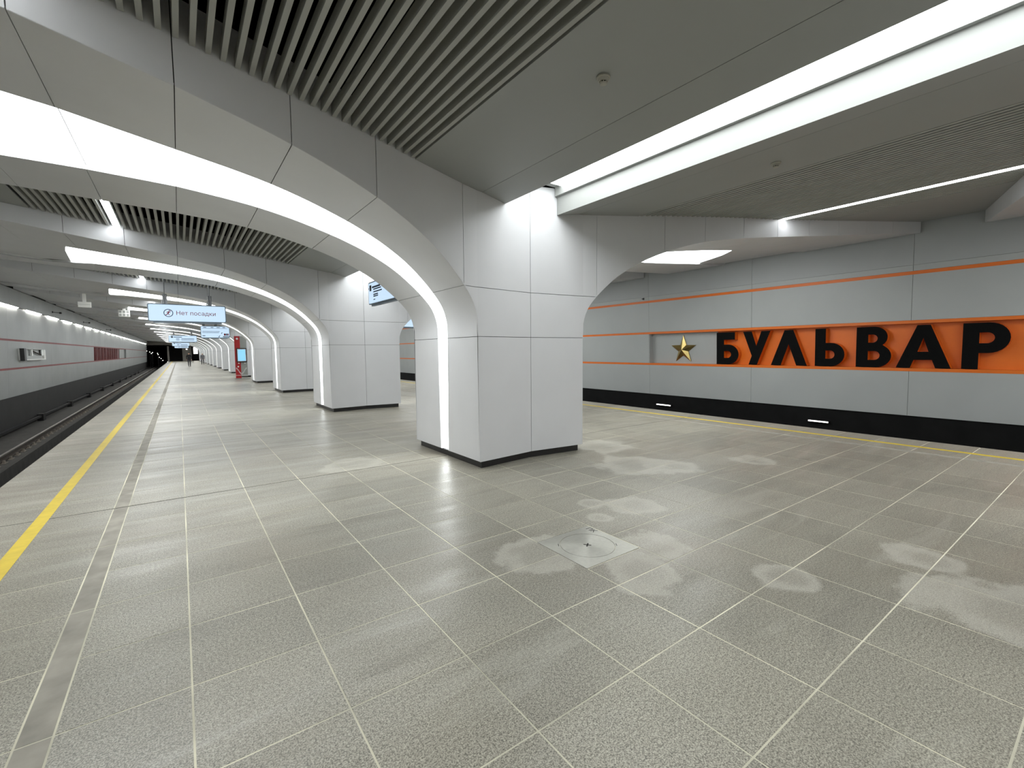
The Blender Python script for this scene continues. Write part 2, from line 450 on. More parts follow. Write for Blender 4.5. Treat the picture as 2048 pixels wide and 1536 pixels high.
# collect the parts of one pylon with its rib as (name, mesh)
JD = [CURVE[i][0] for i in JIDX]
parts_full = []; face_all = []; soffit_all = []; light_all = []; plain_all = []
def reg(name, mb, mat, bucket, smooth=False):
    parts_full.append((name, mb.mesh(name, mat, smooth))); bucket.append(mb)
for sx in (-1, 1):
    for sy in (-1, 1):
        reg('cladding_panel', face_panel(0, .962, 'low', sx, sy), 'panel', face_all)
        reg('cladding_panel', face_panel(0, 1.204, 'mid', sx, sy), 'panel', face_all)
        reg('cladding_panel', face_panel(0, 1.204, 'neck', sx, sy), 'panel', face_all)
        for a, b in zip(JD[2:], JD[3:]): reg('cladding_panel', face_panel(a, b, 'rib', sx, sy), 'panel', face_all)
        for i0, i1 in zip(JIDX, JIDX[1:]): reg('soffit_panel', soffit_panel(i0, i1, sx, sy), 'panel', soffit_all, True)
    for i0, i1 in zip(JIDX, JIDX[1:]):
        if CURVE[i0][0] < 4.85: reg('light_diffuser', diffuser(i0, i1, sx), 'rib_light', light_all)
    reg('light_diffuser', end_strip(sx, True), 'rib_light', light_all)
    reg('groove_panel', end_strip(sx, False), 'panel', plain_all)
def flat_from_smooth(me):
    for p in me.polygons: p.use_smooth = False
parts_common = [('inner_core', core_mesh().mesh('inner_core', 'core')), ('light_reveal', reveal_mesh().mesh('light_reveal', 'reveal')),
                ('plinth', plinth_mesh().mesh('plinth', 'plinth'))]
parts_far = [('cladding', add(face_all + plain_all).mesh('cladding', 'panel', merge=False)), ('soffit_cladding', add(soffit_all).mesh('soffit_cladding', 'panel', merge=False)),
             ('light_diffuser', add(light_all).mesh('light_diffuser', 'rib_light', merge=False))]
# soft shading only across the curved grid, not over the skirts
for n_, me in parts_full:
    if n_ == 'soffit_panel':
        for p in me.polygons: p.use_smooth = True
        me.set_sharp_from_angle(angle=math.radians(35))
for k in range(-1, NRIB + 1):
    root = empty('arched_pylon', (XC, yc(k), 0))
    if k >= 1: lab = 'white clad pylon with glowing arched ribs, %s of the row from the metal floor hatch' % ORD[k]
    elif k == 0: lab = 'white clad arched pylon facing the first pylon across the metal floor hatch'
    else: lab = 'white clad arched pylon beside the blank end wall with no stairs'
    tag(root, lab, 'pylon', 'row of arched pylons along the platform')
    for n_, me in (parts_full if 0 <= k <= 7 else parts_far) + parts_common:
        o = link(n_, me, root)
        if n_ in ('cladding', 'soffit_cladding') or (n_ == 'light_diffuser' and not 0 <= k <= 7): o['kind'] = 'stuff'

# ------------------------------------------------------------------ floor
FLOOR = MB()
FLOOR.box(EDGE_L + .02, EDGE_R - .02, Y_BACK, Y_END + 4, -1.30, -.0016)
floor = FLOOR.build('floor', 'grout')
tag(floor, 'grey speckled granite platform floor with pale joints and dusty stains', 'floor', kind='structure')
cols = [(EDGE_L, -.63, .6), (-.63, -.51, 1.2), (-.51, -.03, .6), (-.03, .545, .6)]
cols += [(.545 + .6 * i, 1.145 + .6 * i, .6) for i in range(14)]
cols += [(8.945, 9.065, 1.2), (9.065, EDGE_R, .6)]
HX0, HX1, HY0, HY1 = 2.335, 2.935, 2.30, 2.885
def to_px(p):
    v = Vector(p) - Vector((0, 0, CAM_H)); w = v.dot(FWD)
    if w < .2: return None
    return (1024 + F_PX * v.dot(RIGHT) / w, 768 - F_PX * v.dot(UP) / w)
tiles = []
for ci, (x0, x1, ln) in enumerate(cols):
    y = .21 - .6 * 26
    while y < Y_END + 3:
        y1 = y + ln
        segs = [(y, y1)]
        if abs(x0 - 2.345) < .01 and y < HY1 and y1 > HY0:
            segs = []
            if y < HY0 - .02: segs.append((y, HY0))
            if y1 > HY1 + .02: segs.append((HY1, y1))
        for s0, s1 in segs: tiles.append((x0, x1, s0, s1, ln > 1))
        y = y1
vis = []
for t in tiles:
    x0, x1, y0, y1, st = t
    c = to_px(((x0 + x1) / 2, (y0 + y1) / 2, 0)); q = [to_px((x, y, 0)) for x, y in ((x0, y0), (x1, y0), (x1, y1), (x0, y1))]
    if any(a is None for a in q): vis.append(0); continue
    xs = [a[0] for a in q]; ys = [a[1] for a in q]
    if max(xs) < 0 or min(xs) > 2048 or min(ys) > 1536 or max(ys) < 0: vis.append(0); continue
    # what lies inside the frame counts
    vis.append(max(0, min(2048, max(xs)) - max(0, min(xs))) * max(0, min(1536, max(ys)) - max(0, min(ys))))
order = sorted(range(len(tiles)), key=lambda i: -vis[i])
single = set(i for i in order[:300] if vis[i] > 0)
tmesh = {}
def tile_mb(w, l, g=.0027):
    mb = MB(); a, b = w / 2 - g, l / 2 - g; c = .0018
    mb.hex8([(-a, -b, -.012), (a, -b, -.012), (a, b, -.012), (-a, b, -.012)], [(-a + c, -b + c, 0), (a - c, -b + c, 0), (a - c, b - c, 0), (-a + c, b - c, 0)])
    # chamfered rim
    return mb
rest = MB(); rest_strip = MB()
rnd = random.Random(3)
for i, (x0, x1, y0, y1, st) in enumerate(tiles):
    cx, cy, w, l = (x0 + x1) / 2, (y0 + y1) / 2, x1 - x0, y1 - y0
    if i in single:
        key = (round(w, 3), round(l, 3), st)
        if key not in tmesh: tmesh[key] = tile_mb(w, l).mesh('tile', 'strip_stone' if st else 'granite')
        o = link('inlay_strip' if st else 'tile', tmesh[key], floor, (cx, cy, -.0007 * rnd.random()))
    else:
        mb = rest_strip if st else rest
        g = .0027; n = len(mb.v)
        mb.v += [(x0 + g, y0 + g, 0), (x1 - g, y0 + g, 0), (x1 - g, y1 - g, 0), (x0 + g, y1 - g, 0)]
        mb.v += [(x0 + g, y0 + g, -.01), (x1 - g, y0 + g, -.01), (x1 - g, y1 - g, -.01), (x0 + g, y1 - g, -.01)]
        mb.f += [(n, n + 1, n + 2, n + 3)] + [(n + a, n + 4 + a, n + 4 + (a + 1) % 4, n + (a + 1) % 4) for a in range(4)]
o = link('distant_tiles', rest.mesh('distant_tiles', 'granite', merge=False), floor); o['kind'] = 'stuff'
o = link('distant_inlay_strips', rest_strip.mesh('distant_inlay_strips', 'strip_stone', merge=False), floor); o['kind'] = 'stuff'
for x0, x1 in ((-1.215, -1.11), (9.46, 9.565)):
    mb = MB(); mb.box(x0, x1, Y_BACK, Y_END, -.004, .0012); o = mb.build('safety_line', 'yellow', floor)
for k in range(-1, NRIB):
    mb = MB()
    if k == 1:
        mb.box(EDGE_L, XC - .93, YC1 - .006, YC1 + .006, -.004, .0008); mb.box(XC + .93, EDGE_R, YC1 - .006, YC1 + .006, -.004, .0008)
        mb.build('expansion_joint', 'joint', floor)
mb = MB()
mb.box(EDGE_L + .10, EDGE_L + .12, Y_BACK, Y_END, -1.3, -.06); mb.box(EDGE_R - .12, EDGE_R - .10, Y_BACK, Y_END, -1.3, -.06)
mb.build('platform_flank', 'blackwall', floor)

# floor hatch
hatch = empty('floor_hatch', ((HX0 + HX1) / 2, (HY0 + HY1) / 2, 0))
tag(hatch, 'square brushed steel floor hatch with round lid and cross slot', 'floor hatch')
hxw, hyw = (HX1 - HX0) / 2 - .004, (HY1 - HY0) / 2 - .004
HR = .226
# frame plate with a round hole
mb = MB(); N_ = 64
def sqpt(t):
    c, s = math.cos(t), math.sin(t); k = min(hxw / abs(c) if abs(c) > 1e-6 else 9, hyw / abs(s) if abs(s) > 1e-6 else 9)
    return (c * k, s * k)
angs = sorted([2 * math.pi * i / N_ for i in range(N_)] + [math.atan2(sy * hyw, sx * hxw) % (2 * math.pi) for sx in (-1, 1) for sy in (-1, 1)])
for a, b in zip(angs, angs[1:] + angs[:1]):
    pa, pb = sqpt(a), sqpt(b); qa = (HR * math.cos(a), HR * math.sin(a)); qb = (HR * math.cos(b), HR * math.sin(b))
    mb.quad((*qa, .0025), (*pa, .0025), (*pb, .0025), (*qb, .0025))
    mb.quad((*qa, .0025), (*qb, .0025), (*qb, -.01), (*qa, -.01)); mb.quad((*pa, .0025), (*pa, -.01), (*pb, -.01), (*pb, .0025))
mb.build('frame_plate', 'hatch', hatch)
mb = MB(); mb.prism([((HR + .002) * math.cos(2 * math.pi * i / 48), (HR + .002) * math.sin(2 * math.pi * i / 48)) for i in range(48)], -.0085, -.0045); mb.build('lid_seat', 'joint', hatch)
mb = MB(); mb.prism([((HR - .004) * math.cos(2 * math.pi * i / 64), (HR - .004) * math.sin(2 * math.pi * i / 64)) for i in range(64)], -.004, .0022)
lid = mb.build('lid', 'hatch', hatch)
mb = MB(); mb.box(-.032, .032, -.006, .006, .002, .0030); mb.box(-.006, .006, -.032, .032, .002, .0030)
o = mb.build('cross_slot', 'joint', lid); o.rotation_euler = (0, 0, math.radians(36 + 0))
for s in (-1, 1):
    mb = MB(); mb.box(-.022, .022, -.0025, .0025, .002, .0030); o = mb.build('lifting_notch', 'joint', hatch)
    a = math.radians(-36); o.location = (s * (HR + .012) * math.cos(a), s * (HR + .012) * math.sin(a), 0); o.rotation_euler = (0, 0, a + math.pi / 2)

def text_mesh(name, body, size, mat, depth=0.001, align='CENTER'):
    cu = bpy.data.curves.new(name, 'FONT'); cu.body = body; cu.size = size; cu.extrude = depth
    cu.align_x = align; cu.align_y = 'CENTER'; cu.resolution_u = 4
    t = bpy.data.objects.new(name, cu); COL.objects.link(t)
    dg = bpy.context.evaluated_depsgraph_get(); me = bpy.data.meshes.new_from_object(t.evaluated_get(dg))
    bpy.data.objects.remove(t); me.name = name; me.materials.clear(); me.materials.append(MAT[mat])
    return me
o = link('lettering', text_mesh('lettering', '\u041f\u041a', .075, 'joint', .0004), hatch, (HX1 - (HX0 + HX1) / 2 - .05, .20, .0030))
o.rotation_euler = (0, 0, -math.pi / 2)

# ------------------------------------------------------------------ ceiling bays with slats, cove light and strip lights
D_SL = [1.974 + .1003 * i for i in range(30)] + [5.125 + .1003 * i for i in range(10)]
def bay_y(d): return hw(d), SP - hw(d)      # local y range measured from the rib behind
def trap(d0, d1, sx, ya=.0, n=1, lift=0.0, thick=.02):
    """sheet between two distances from the axis spanning the bay"""
    mb = MB(); ds = sorted(set([d0, d1] + [float(x) for x in list(HWT[:, 0]) + list(ZCT[:, 0]) if d0 < x < d1]))
    for a, b in zip(ds, ds[1:]):
        A, B = bay_y(a), bay_y(b)
        za, z_b = zc(a) + lift, zc(b) + lift
        mb.hex8([(sx * a, A[0] + ya, za), (sx * b, B[0] + ya, z_b), (sx * b, B[1] - ya, z_b), (sx * a, A[1] - ya, za)],
                [(sx * a, A[0] + ya, za + thick), (sx * b, B[0] + ya, z_b + thick), (sx * b, B[1] - ya, z_b + thick), (sx * a, A[1] - ya, za + thick)])
    return mb
slat_me = {}; slat_all = MB()
for sx in (-1, 1):
    for i, d in enumerate(D_SL):
        y0, y1 = bay_y(d); mb = MB(); mb.box(sx * d - .019, sx * d + .019, y0 + .008, y1 - .008, zc(d), zc(d) + .10)
        slat_me[(sx, i)] = mb.mesh('slat', 'slat')
        n = len(slat_all.v); slat_all.v += mb.v; slat_all.f += [tuple(k + n for k in f) for f in mb.f]
slat_all = slat_all.mesh('slats', 'slat', merge=False)
ceil_parts = []
for sx in (-1, 1):
    ceil_parts.append(('ceiling_panel', trap(.47, .868, sx, .003).mesh('ceiling_panel', 'ceil')))
    ceil_parts.append(('ceiling_panel', trap(.874, 1.93, sx, .003).mesh('ceiling_panel', 'ceil')))
    ceil_parts.append(('ceiling_panel', trap(6.10, 9.11, sx, .003).mesh('ceiling_panel', 'ceil')))
    mb = MB(); a = bay_y(.49)
    mb.box(min(sx * .47, sx * .49), max(sx * .47, sx * .49), a[0] + .003, a[1] - .003, 3.62, 4.03); ceil_parts.append(('cove_side', mb.mesh('cove_side', 'ceil')))
    mb = MB(); a = bay_y(1.94)
    mb.box(min(sx * 1.91, sx * 1.93), max(sx * 1.91, sx * 1.93), a[0], a[1], zc(1.93) + .02, zc(1.93) + .14); ceil_parts.append(('panel_edge', mb.mesh('panel_edge', 'ceil')))
mb = MB(); mb.box(-9.6, 9.6, 0, SP, 4.72, 4.78)
ceil_parts.append(('ceiling_void', mb.mesh('ceiling_void', 'void')))
cove_parts = []
L_ = SP - 2 * .985; nseg = 2
for i in range(nseg):
    y0 = .985 + L_ * i / nseg; y1 = .985 + L_ * (i + 1) / nseg
    mb = MB(); mb.box(-.415, .415, y0 + (.14 if i == 0 else .012), y1 - (.14 if i == nseg - 1 else .012), 3.968, 3.98); cove_parts.append(('light_diffuser', mb.mesh('light_diffuser', 'cove_light')))
mb = MB(); mb.box(-.468, .468, .985, SP - .985, 3.985, 4.03); mb.box(-.468, -.42, .985, SP - .985, 3.86, 3.985); mb.box(.42, .468, .985, SP - .985, 3.86, 3.985); cove_parts.append(('housing', mb.mesh('housing', 'ceil')))
def strip_parts(sx):
    d = 5.0; y0, y1 = bay_y(d); z = zc(d)
    mb = MB(); mb.box(sx * d - .055, sx * d + .055, y0 + .022, y1 - .022, z + .012, z + .09)
    m2 = MB(); m2.box(sx * d - .048, sx * d + .048, y0 + .03, y1 - .03, z - .002, z + .010)
    return [('housing', mb.mesh('housing', 'slat')), ('light_diffuser', m2.mesh('light_diffuser', 'strip_light'))]
STRIP = {-1: strip_parts(-1), 1: strip_parts(1)}
for k in range(-1, NRIB):
    if k >= 1: where = 'between %s and %s pylon from the hatch' % (ORD[k], ORD[k + 1])
    elif k == 0: where = 'above the metal floor hatch'
    else: where = 'beside the blank end wall'
    y0 = yc(k)
    root = empty('ceiling', (XC, y0, 0)); tag(root, 'grey slatted ceiling bay ' + where, 'ceiling', 'slatted ceiling bays', 'structure')
    for n_, me in ceil_parts: link(n_, me, root)
    if 0 <= k <= 2:
        for key, me in slat_me.items(): link('slat', me, root)
    else:
        o = link('slats', slat_all, root); o['kind'] = 'stuff'
    r = empty('cove_light', (XC, y0, 0)); tag(r, 'wide white cove light ' + where, 'ceiling light', 'cove lights over the pylon row')
    for n_, me in cove_parts: link(n_, me, r)
    for sx, nm in ((-1, 'red-striped'), (1, 'orange-striped')):
        r = empty('strip_light', (XC, y0, 0))
        tag(r, 'thin strip light towards %s wall %s' % (nm, where), 'ceiling light', 'thin strip lights among the slats')
        for n_, me in STRIP[sx]: link(n_, me, r)

# ------------------------------------------------------------------ track walls
PITCH = 3.57; YJ0 = 10.24
def XW(z): return 13.52 - .04 * z          # face of the right wall; the left one mirrors it about the axis
BANDS = [(.02, 1.04), (1.115, 2.125), (2.20, 3.215), (3.295, 3.425)]
STRIPES = [(1.04, 1.115), (2.125, 2.20), (3.215, 3.295)]
def mir(x, side): return x if side > 0 else 2 * XC - x
def slab(mb, side, z0, z1, y0, y1, o0, o1, xf=XW):
    """inclined slab: o0 outward offset of the front, o1 of the back"""
    B = [(mir(xf(z0) + o0, side), y0, z0), (mir(xf(z0) + o1, side), y0, z0), (mir(xf(z0) + o1, side), y1, z0), (mir(xf(z0) + o0, side), y1, z0)]
    T = [(mir(xf(z1) + o0, side), y0, z1), (mir(xf(z1) + o1, side), y0, z1), (mir(xf(z1) + o1, side), y1, z1), (mir(xf(z1) + o0, side), y1, z1)]
    mb.hex8(B, T)
REC_R = (-9.0, YJ0); REC_L = (YJ0 + PITCH * 9.9, YJ0 + PITCH * 17)
kmin = int(math.floor((Y_BACK - YJ0) / PITCH)); kmax = int(math.ceil((Y_END - YJ0) / PITCH))
for side, nm in ((1, 'right'), (-1, 'left')):
    rec = REC_R if side > 0 else REC_L
    stripe = 'orange' if side > 0 else 'red'; wmat = 'wall' if side > 0 else 'wall_dusty'
    mb = MB()
    slab(mb, side, -1.3, 1.08, Y_BACK, Y_END, .05, .40); slab(mb, side, 2.16, 4.8, Y_BACK, Y_END, .05, .40)
    slab(mb, side, 1.08, 2.16, Y_BACK, rec[0], .05, .40); slab(mb, side, 1.08, 2.16, rec[1], Y_END, .05, .40)
    slab(mb, side, 1.08, 2.16, rec[0], rec[1], .23, .40)
    w = mb.build('wall_' + nm, 'core')
    tag(w, 'grey sheet track wall with %s stripes' % ('orange' if side > 0 else 'dull red'), 'wall', kind='structure')
    pm = {}
    bands = BANDS if side > 0 else [BANDS[0], BANDS[1], (BANDS[2][0], BANDS[3][1])]
    for bi, (z0, z1) in enumerate(bands):
        mb = MB(); slab(mb, side, z0, z1, .003, PITCH - .003, 0, .045); pm[bi] = mb.mesh('wall_panel', wmat)
    mb = MB(); slab(mb, side, 3.435 if side < 0 else 3.429, 4.07 if side < 0 else 4.40, .003, PITCH - .003, -.085 if side < 0 else -.003, -.06 if side < 0 else .045); pm['c'] = mb.mesh('cornice_panel', 'cornice' if side > 0 else 'wall_dusty')
    for k in range(kmin, kmax):
        y = YJ0 + PITCH * k
        for bi in range(len(bands)):
            if bi == 1:
                if side > 0 and y < YJ0 - .01 and y + PITCH > rec[0] + .1: continue
                if side < 0 and y + PITCH > rec[0] + .1 and y < rec[1] - .1:
                    if y < rec[0] - .1:
                        mb = MB(); slab(mb, side, *BANDS[1], .003, rec[0] - y - .003, 0, .045); mb.build('wall_panel', wmat, w, loc=(0, y, 0))
                    continue
            link('wall_panel', pm[bi], w, (0, y, 0))
        link('cornice_panel', pm['c'], w, (0, y, 0))
    for z0, z1 in (STRIPES if side > 0 else STRIPES[:2]):
        mb = MB(); slab(mb, side, z0 + .002, z1 - .002, Y_BACK, Y_END, .006, .055); mb.build('stripe', stripe, w)
    # sign recess
    mb = MB(); slab(mb, side, 1.10, 2.14, rec[0], rec[1], .205, .225); mb.build('recess_back', 'orange' if side > 0 else 'deepred', w)
    mb = MB()
    slab(mb, side, 1.085, 1.113, rec[0], rec[1], .04, .225); slab(mb, side, 2.127, 2.155, rec[0], rec[1], .04, .225)
    mb.build('recess_lining', 'orange' if side > 0 else 'red', w)
    mb = MB()
    for yy in rec: slab(mb, side, 1.113, 2.127, yy - .012, yy + .012, .012, .225)
    mb.build('recess_cheek', 'wall', w)
    # dark wall under the sheets
    mb = MB(); slab(mb, side, -1.3, .02, Y_BACK, Y_END, .035, .06); mb.build('track_plinth', 'blackwall' if side > 0 else 'darkwall', w)
# star plate and its border in the right recess
wr = bpy.data.objects['wall_right']; wl = bpy.data.objects['wall_left']
mb = MB(); slab(mb, 1, 1.114, 2.126, 7.80, YJ0 - .013, .185, .206); mb.build('star_plate', 'wall', wr)
mb = MB(); slab(mb, -1, 1.114, 2.126, REC_L[1] - 5.5, REC_L[1] - .013, .16, .206); mb.build('star_plate', 'wall', wl)
for i in range(26):
    y = REC_L[0] + .9 + i * .62
    if y > REC_L[1] - 6: break
    mb = MB(); slab(mb, -1, 1.12, 2.12, 0, .16 + .1 * ((i * 7) % 3), .06, .205); mb.build('relief_bar', 'deepred', wl, loc=(0, y, 0))

def star_mesh(R, r, h):
    mb = MB(); c = (0, 0, h); pts = []
    for i in range(10):
        a = math.pi / 2 + i * math.pi / 5; q = R if i % 2 == 0 else r; pts.append((q * math.cos(a), q * math.sin(a), 0))
    for i in range(10): mb.quad(c, pts[i], pts[(i + 1) % 10])
    for i in range(10):
        p, q = pts[i], pts[(i + 1) % 10]; mb.quad(p, (p[0], p[1], -.03), (q[0], q[1], -.03), q)
    return mb
def wall_frame(o, y, z, off, side=1):
    """orient local x along the reading direction of the wall, local y up the wall, local z to the room"""
    th = math.atan(.04)
    if side > 0:
        ex = Vector((0, -1, 0)); ey = Vector((-math.sin(th), 0, math.cos(th)))
    else:
        ex = Vector((0, 1, 0)); ey = Vector((math.sin(th), 0, math.cos(th)))
    ez = ex.cross(ey)
    m = Matrix.Identity(4)
    for i in range(3): m[i][0] = ex[i]; m[i][1] = ey[i]; m[i][2] = ez[i]
    m.translation = Vector((mir(XW(z) + off, side), y, z)); o.matrix_world = m
st = star_mesh(.475, .19, .11).build('brass_star', 'brass')
wall_frame(st, 8.99, 1.575, .152)
tag(st, 'faceted five-pointed brass star on the grey plate beside black letters', 'star')

# letters of the station name
def arc(cx, cy, rx, ry, a0, a1, n=14):
    return [(cx + rx * math.cos(math.radians(a0 + (a1 - a0) * i / n)), cy + ry * math.sin(math.radians(a0 + (a1 - a0) * i / n))) for i in range(n + 1)]
# every glyph in a unit-high box: list of outlines, first the outer ones, then the holes; width is the first number
GL = {}
GL['be'] = (.72, [[(0, 0), (.38, 0)] + arc(.38, .31, .34, .31, -90, 90) + [(.25, .62), (.25, .77), (.60, .77), (.60, 1), (0, 1)],
                  [(.25, .2), (.36, .2)] + arc(.36, .31, .115, .11, -90, 90) + [(.25, .42)]])
GL['u'] = (.80, [[(.17, 0), (.42, 0), (.80, 1), (.54, 1), (.40, .57), (.26, 1), (0, 1), (.265, .27)]])
GL['el'] = (.95, [[(0, 0), (.27, 0), (.475, .60), (.68, 0), (.95, 0), (.59, 1), (.36, 1)]])
GL['soft'] = (.74, [[(0, 0), (.40, 0)] + arc(.40, .31, .34, .31, -90, 90) + [(.27, .62), (.27, 1), (0, 1)],
                    [(.27, .2), (.38, .2)] + arc(.38, .31, .115, .11, -90, 90) + [(.27, .42)]])
GL['ve'] = (.72, [[(0, 0), (.42, 0)] + arc(.42, .28, .30, .28, -90, 55) + arc(.37, .745, .27, .255, -50, 90) + [(0, 1)],
                  [(.25, .18), (.38, .18)] + arc(.38, .29, .11, .11, -90, 90) + [(.25, .40)],
                  [(.25, .61), (.34, .61)] + arc(.34, .71, .10, .10, -90, 90) + [(.25, .81)]])
GL['a'] = (1.0, [[(0, 0), (.27, 0), (.335, .19), (.665, .19), (.73, 0), (1.0, 0), (.62, 1), (.38, 1)], [(.40, .38), (.60, .38), (.50, .70)]])
GL['er'] = (.72, [[(0, 0), (.26, 0), (.26, .35), (.40, .35)] + arc(.40, .675, .32, .325, -90, 90) + [(0, 1)],
                  [(.26, .56), (.38, .56)] + arc(.38, .675, .11, .115, -90, 90) + [(.26, .79)]])
def glyph_mesh(key, w, h, depth, face, side):
    gw, outs = GL[key]
    cu = bpy.data.curves.new('letter', 'CURVE'); cu.dimensions = '2D'; cu.fill_mode = 'BOTH'; cu.extrude = depth / 2
    for o_ in outs:
        s = cu.splines.new('POLY'); s.points.add(len(o_) - 1); s.use_cyclic_u = True
        for p, (x, y) in zip(s.points, o_): p.co = (x / gw * w, y * h, 0, 1)
    t = bpy.data.objects.new('letter', cu); COL.objects.link(t)
    dg = bpy.context.evaluated_depsgraph_get(); me = bpy.data.meshes.new_from_object(t.evaluated_get(dg)); bpy.data.objects.remove(t)
    me.materials.clear(); me.materials.append(MAT[face]); me.materials.append(MAT[side])
    for p in me.polygons: p.material_index = 0 if p.normal.z > .9 else 1; p.use_smooth = False
    return me
LET = [('be', 7.745, 7.055, 'squared letter with a round bowl and a top bar'), ('u', 6.925, 6.155, 'forked letter with a slanting tail'), ('el', 6.135, 5.215, 'tent-shaped open letter without a bar'),
       ('soft', 5.03, 4.37, 'letter with a tall stem and one low bowl'), ('ve', 4.13, 3.44, 'letter with two stacked bowls'), ('a', 3.35, 2.405, 'pointed letter with a crossbar'), ('er', 2.245, 1.545, 'letter with a stem and one high bowl')]
for key, ya, yb, desc in LET:
    me = glyph_mesh(key, ya - yb, .965, .175, 'black', 'orange'); me.name = 'wall_letter'
    o = link('wall_letter', me); wall_frame(o, ya, 1.125, .112)
    tag(o, 'black raised ' + desc + ' on the orange panel', 'letter', 'black station name letters')

# wall tubes under the cornice of the red-striped wall, one abreast of every pylon and one between
for i in range(-3, 2 * NRIB - 1):
    y = YC1 + i * SP / 2 - 1.2
    if y < Y_BACK + .1: continue
    k = i // 2 + 1
    if k >= 1: lab = 'abreast of the %s pylon from the hatch' % ORD[k] if i % 2 == 0 else 'midway between %s and %s pylon from the hatch' % (ORD[k], ORD[k + 1])
    elif k == 0: lab = 'beside the pylon across the hatch' if i % 2 == 0 else 'abreast of the hatch'
    else: lab = 'nearest the blank end wall'
    r = empty('wall_tube_light', (mir(XW(3.43), -1), y, 3.44))
    tag(r, 'slim tube light under the cornice ' + lab, 'tube light', 'tube lights under the cornice')
    mb = MB(); mb.tube((.030, 0, -.003), (.030, 2.4, -.003), .016, n=8); mb.build('tube', 'tube', r)
    mb = MB(); mb.box(.003, .055, .0, 2.4, .015, .024); mb.build('tray', 'white', r)
# small black brackets on the left cornice
for nb, y in ((1, 31.5), (2, 40.5), (3, 52.0)):
    r = empty('wall_bracket', (mir(XW(3.72) - .087, -1), y, 3.66)); 
    tag(r, 'small black bracket on the cornice, %s from the service cabinet' % ORD[nb], 'bracket', 'black brackets on the cornice')
    mb = MB(); mb.box(0, .03, -.02, .02, -.02, .06); mb.build('plate', 'dark', r)
    mb = MB(); mb.tube((.0, 0, .02), (.28, .10, -.01), .014, n=8); mb.build('arm', 'dark', r)
    mb = MB(); mb.box(.24, .32, .04, .16, -.05, .03); mb.build('head', 'dark', r)
r = empty('wall_bracket', (XW(3.4) - .02, 10.45, 3.36)); tag(r, 'small black bracket above the top orange stripe', 'bracket')
mb = MB(); mb.box(-.02, .02, -.02, .02, -.02, .04); mb.build('plate', 'dark', r)
mb = MB(); mb.tube((.0, 0, .01), (-.14, -.05, .0), .012, n=8); mb.build('arm', 'dark', r)
# service box on the left wall
r = empty('service_box', (mir(XW(1.6), -1), 25.9, 1.38)); tag(r, 'pale grey service cabinet with an open front on the red-striped wall', 'cabinet')
mb = MB()
mb.box(0, .04, 0, 3.7, 0, .46); mb.build('back', 'wall', r)
mb = MB(); mb.box(.04, .17, 0, .30, -.02, .48); mb.build('side', 'dark', r)
mb = MB(); mb.box(.04, .14, 3.40, 3.7, 0, .46); mb.build('side', 'white', r)
mb = MB(); mb.box(.04, .15, .30, 3.64, .44, .47); mb.build('top', 'wall', r)
mb = MB(); mb.box(.04, .15, .30, 3.64, 0.0, .04); mb.build('shelf', 'white', r)
mb = MB(); mb.box(.125, .14, .30, 3.0, .04, .18); mb.build('front_sheet', 'wall', r)
mb = MB(); mb.box(.10, .125, 1.35, 1.55, .18, .44); mb.build('divider', 'white', r)
mb = MB(); mb.tube((.09, 1.8, .36), (.12, 2.9, .22), .025, n=8); mb.build('handle_rod', 'rust', r)
mb = MB(); mb.box(.10, .13, 3.05, 3.38, .18, .44); mb.build('lamp_panel', 'reveal', r)
# short glowing bars built as white dashes on the lower right track wall
for y, wd, un in ((9.65, .6, 'star'), (4.9, .5, 'letters')):
    r = empty('track_glow_bar', (XW(-.33), y, -.33)); tag(r, 'short glowing white bar on the black wall below the %s' % un, 'lamp', 'short glowing bars along the black track wall')
    mb = MB(); mb.box(-.035, .03, -wd / 2, wd / 2, -.03, .03); mb.build('housing', 'dark', r)
    mb = MB(); mb.box(-.043, -.036, -wd / 2 + .02, wd / 2 - .02, -.016, .012); mb.build('lens', 'lamp', r)

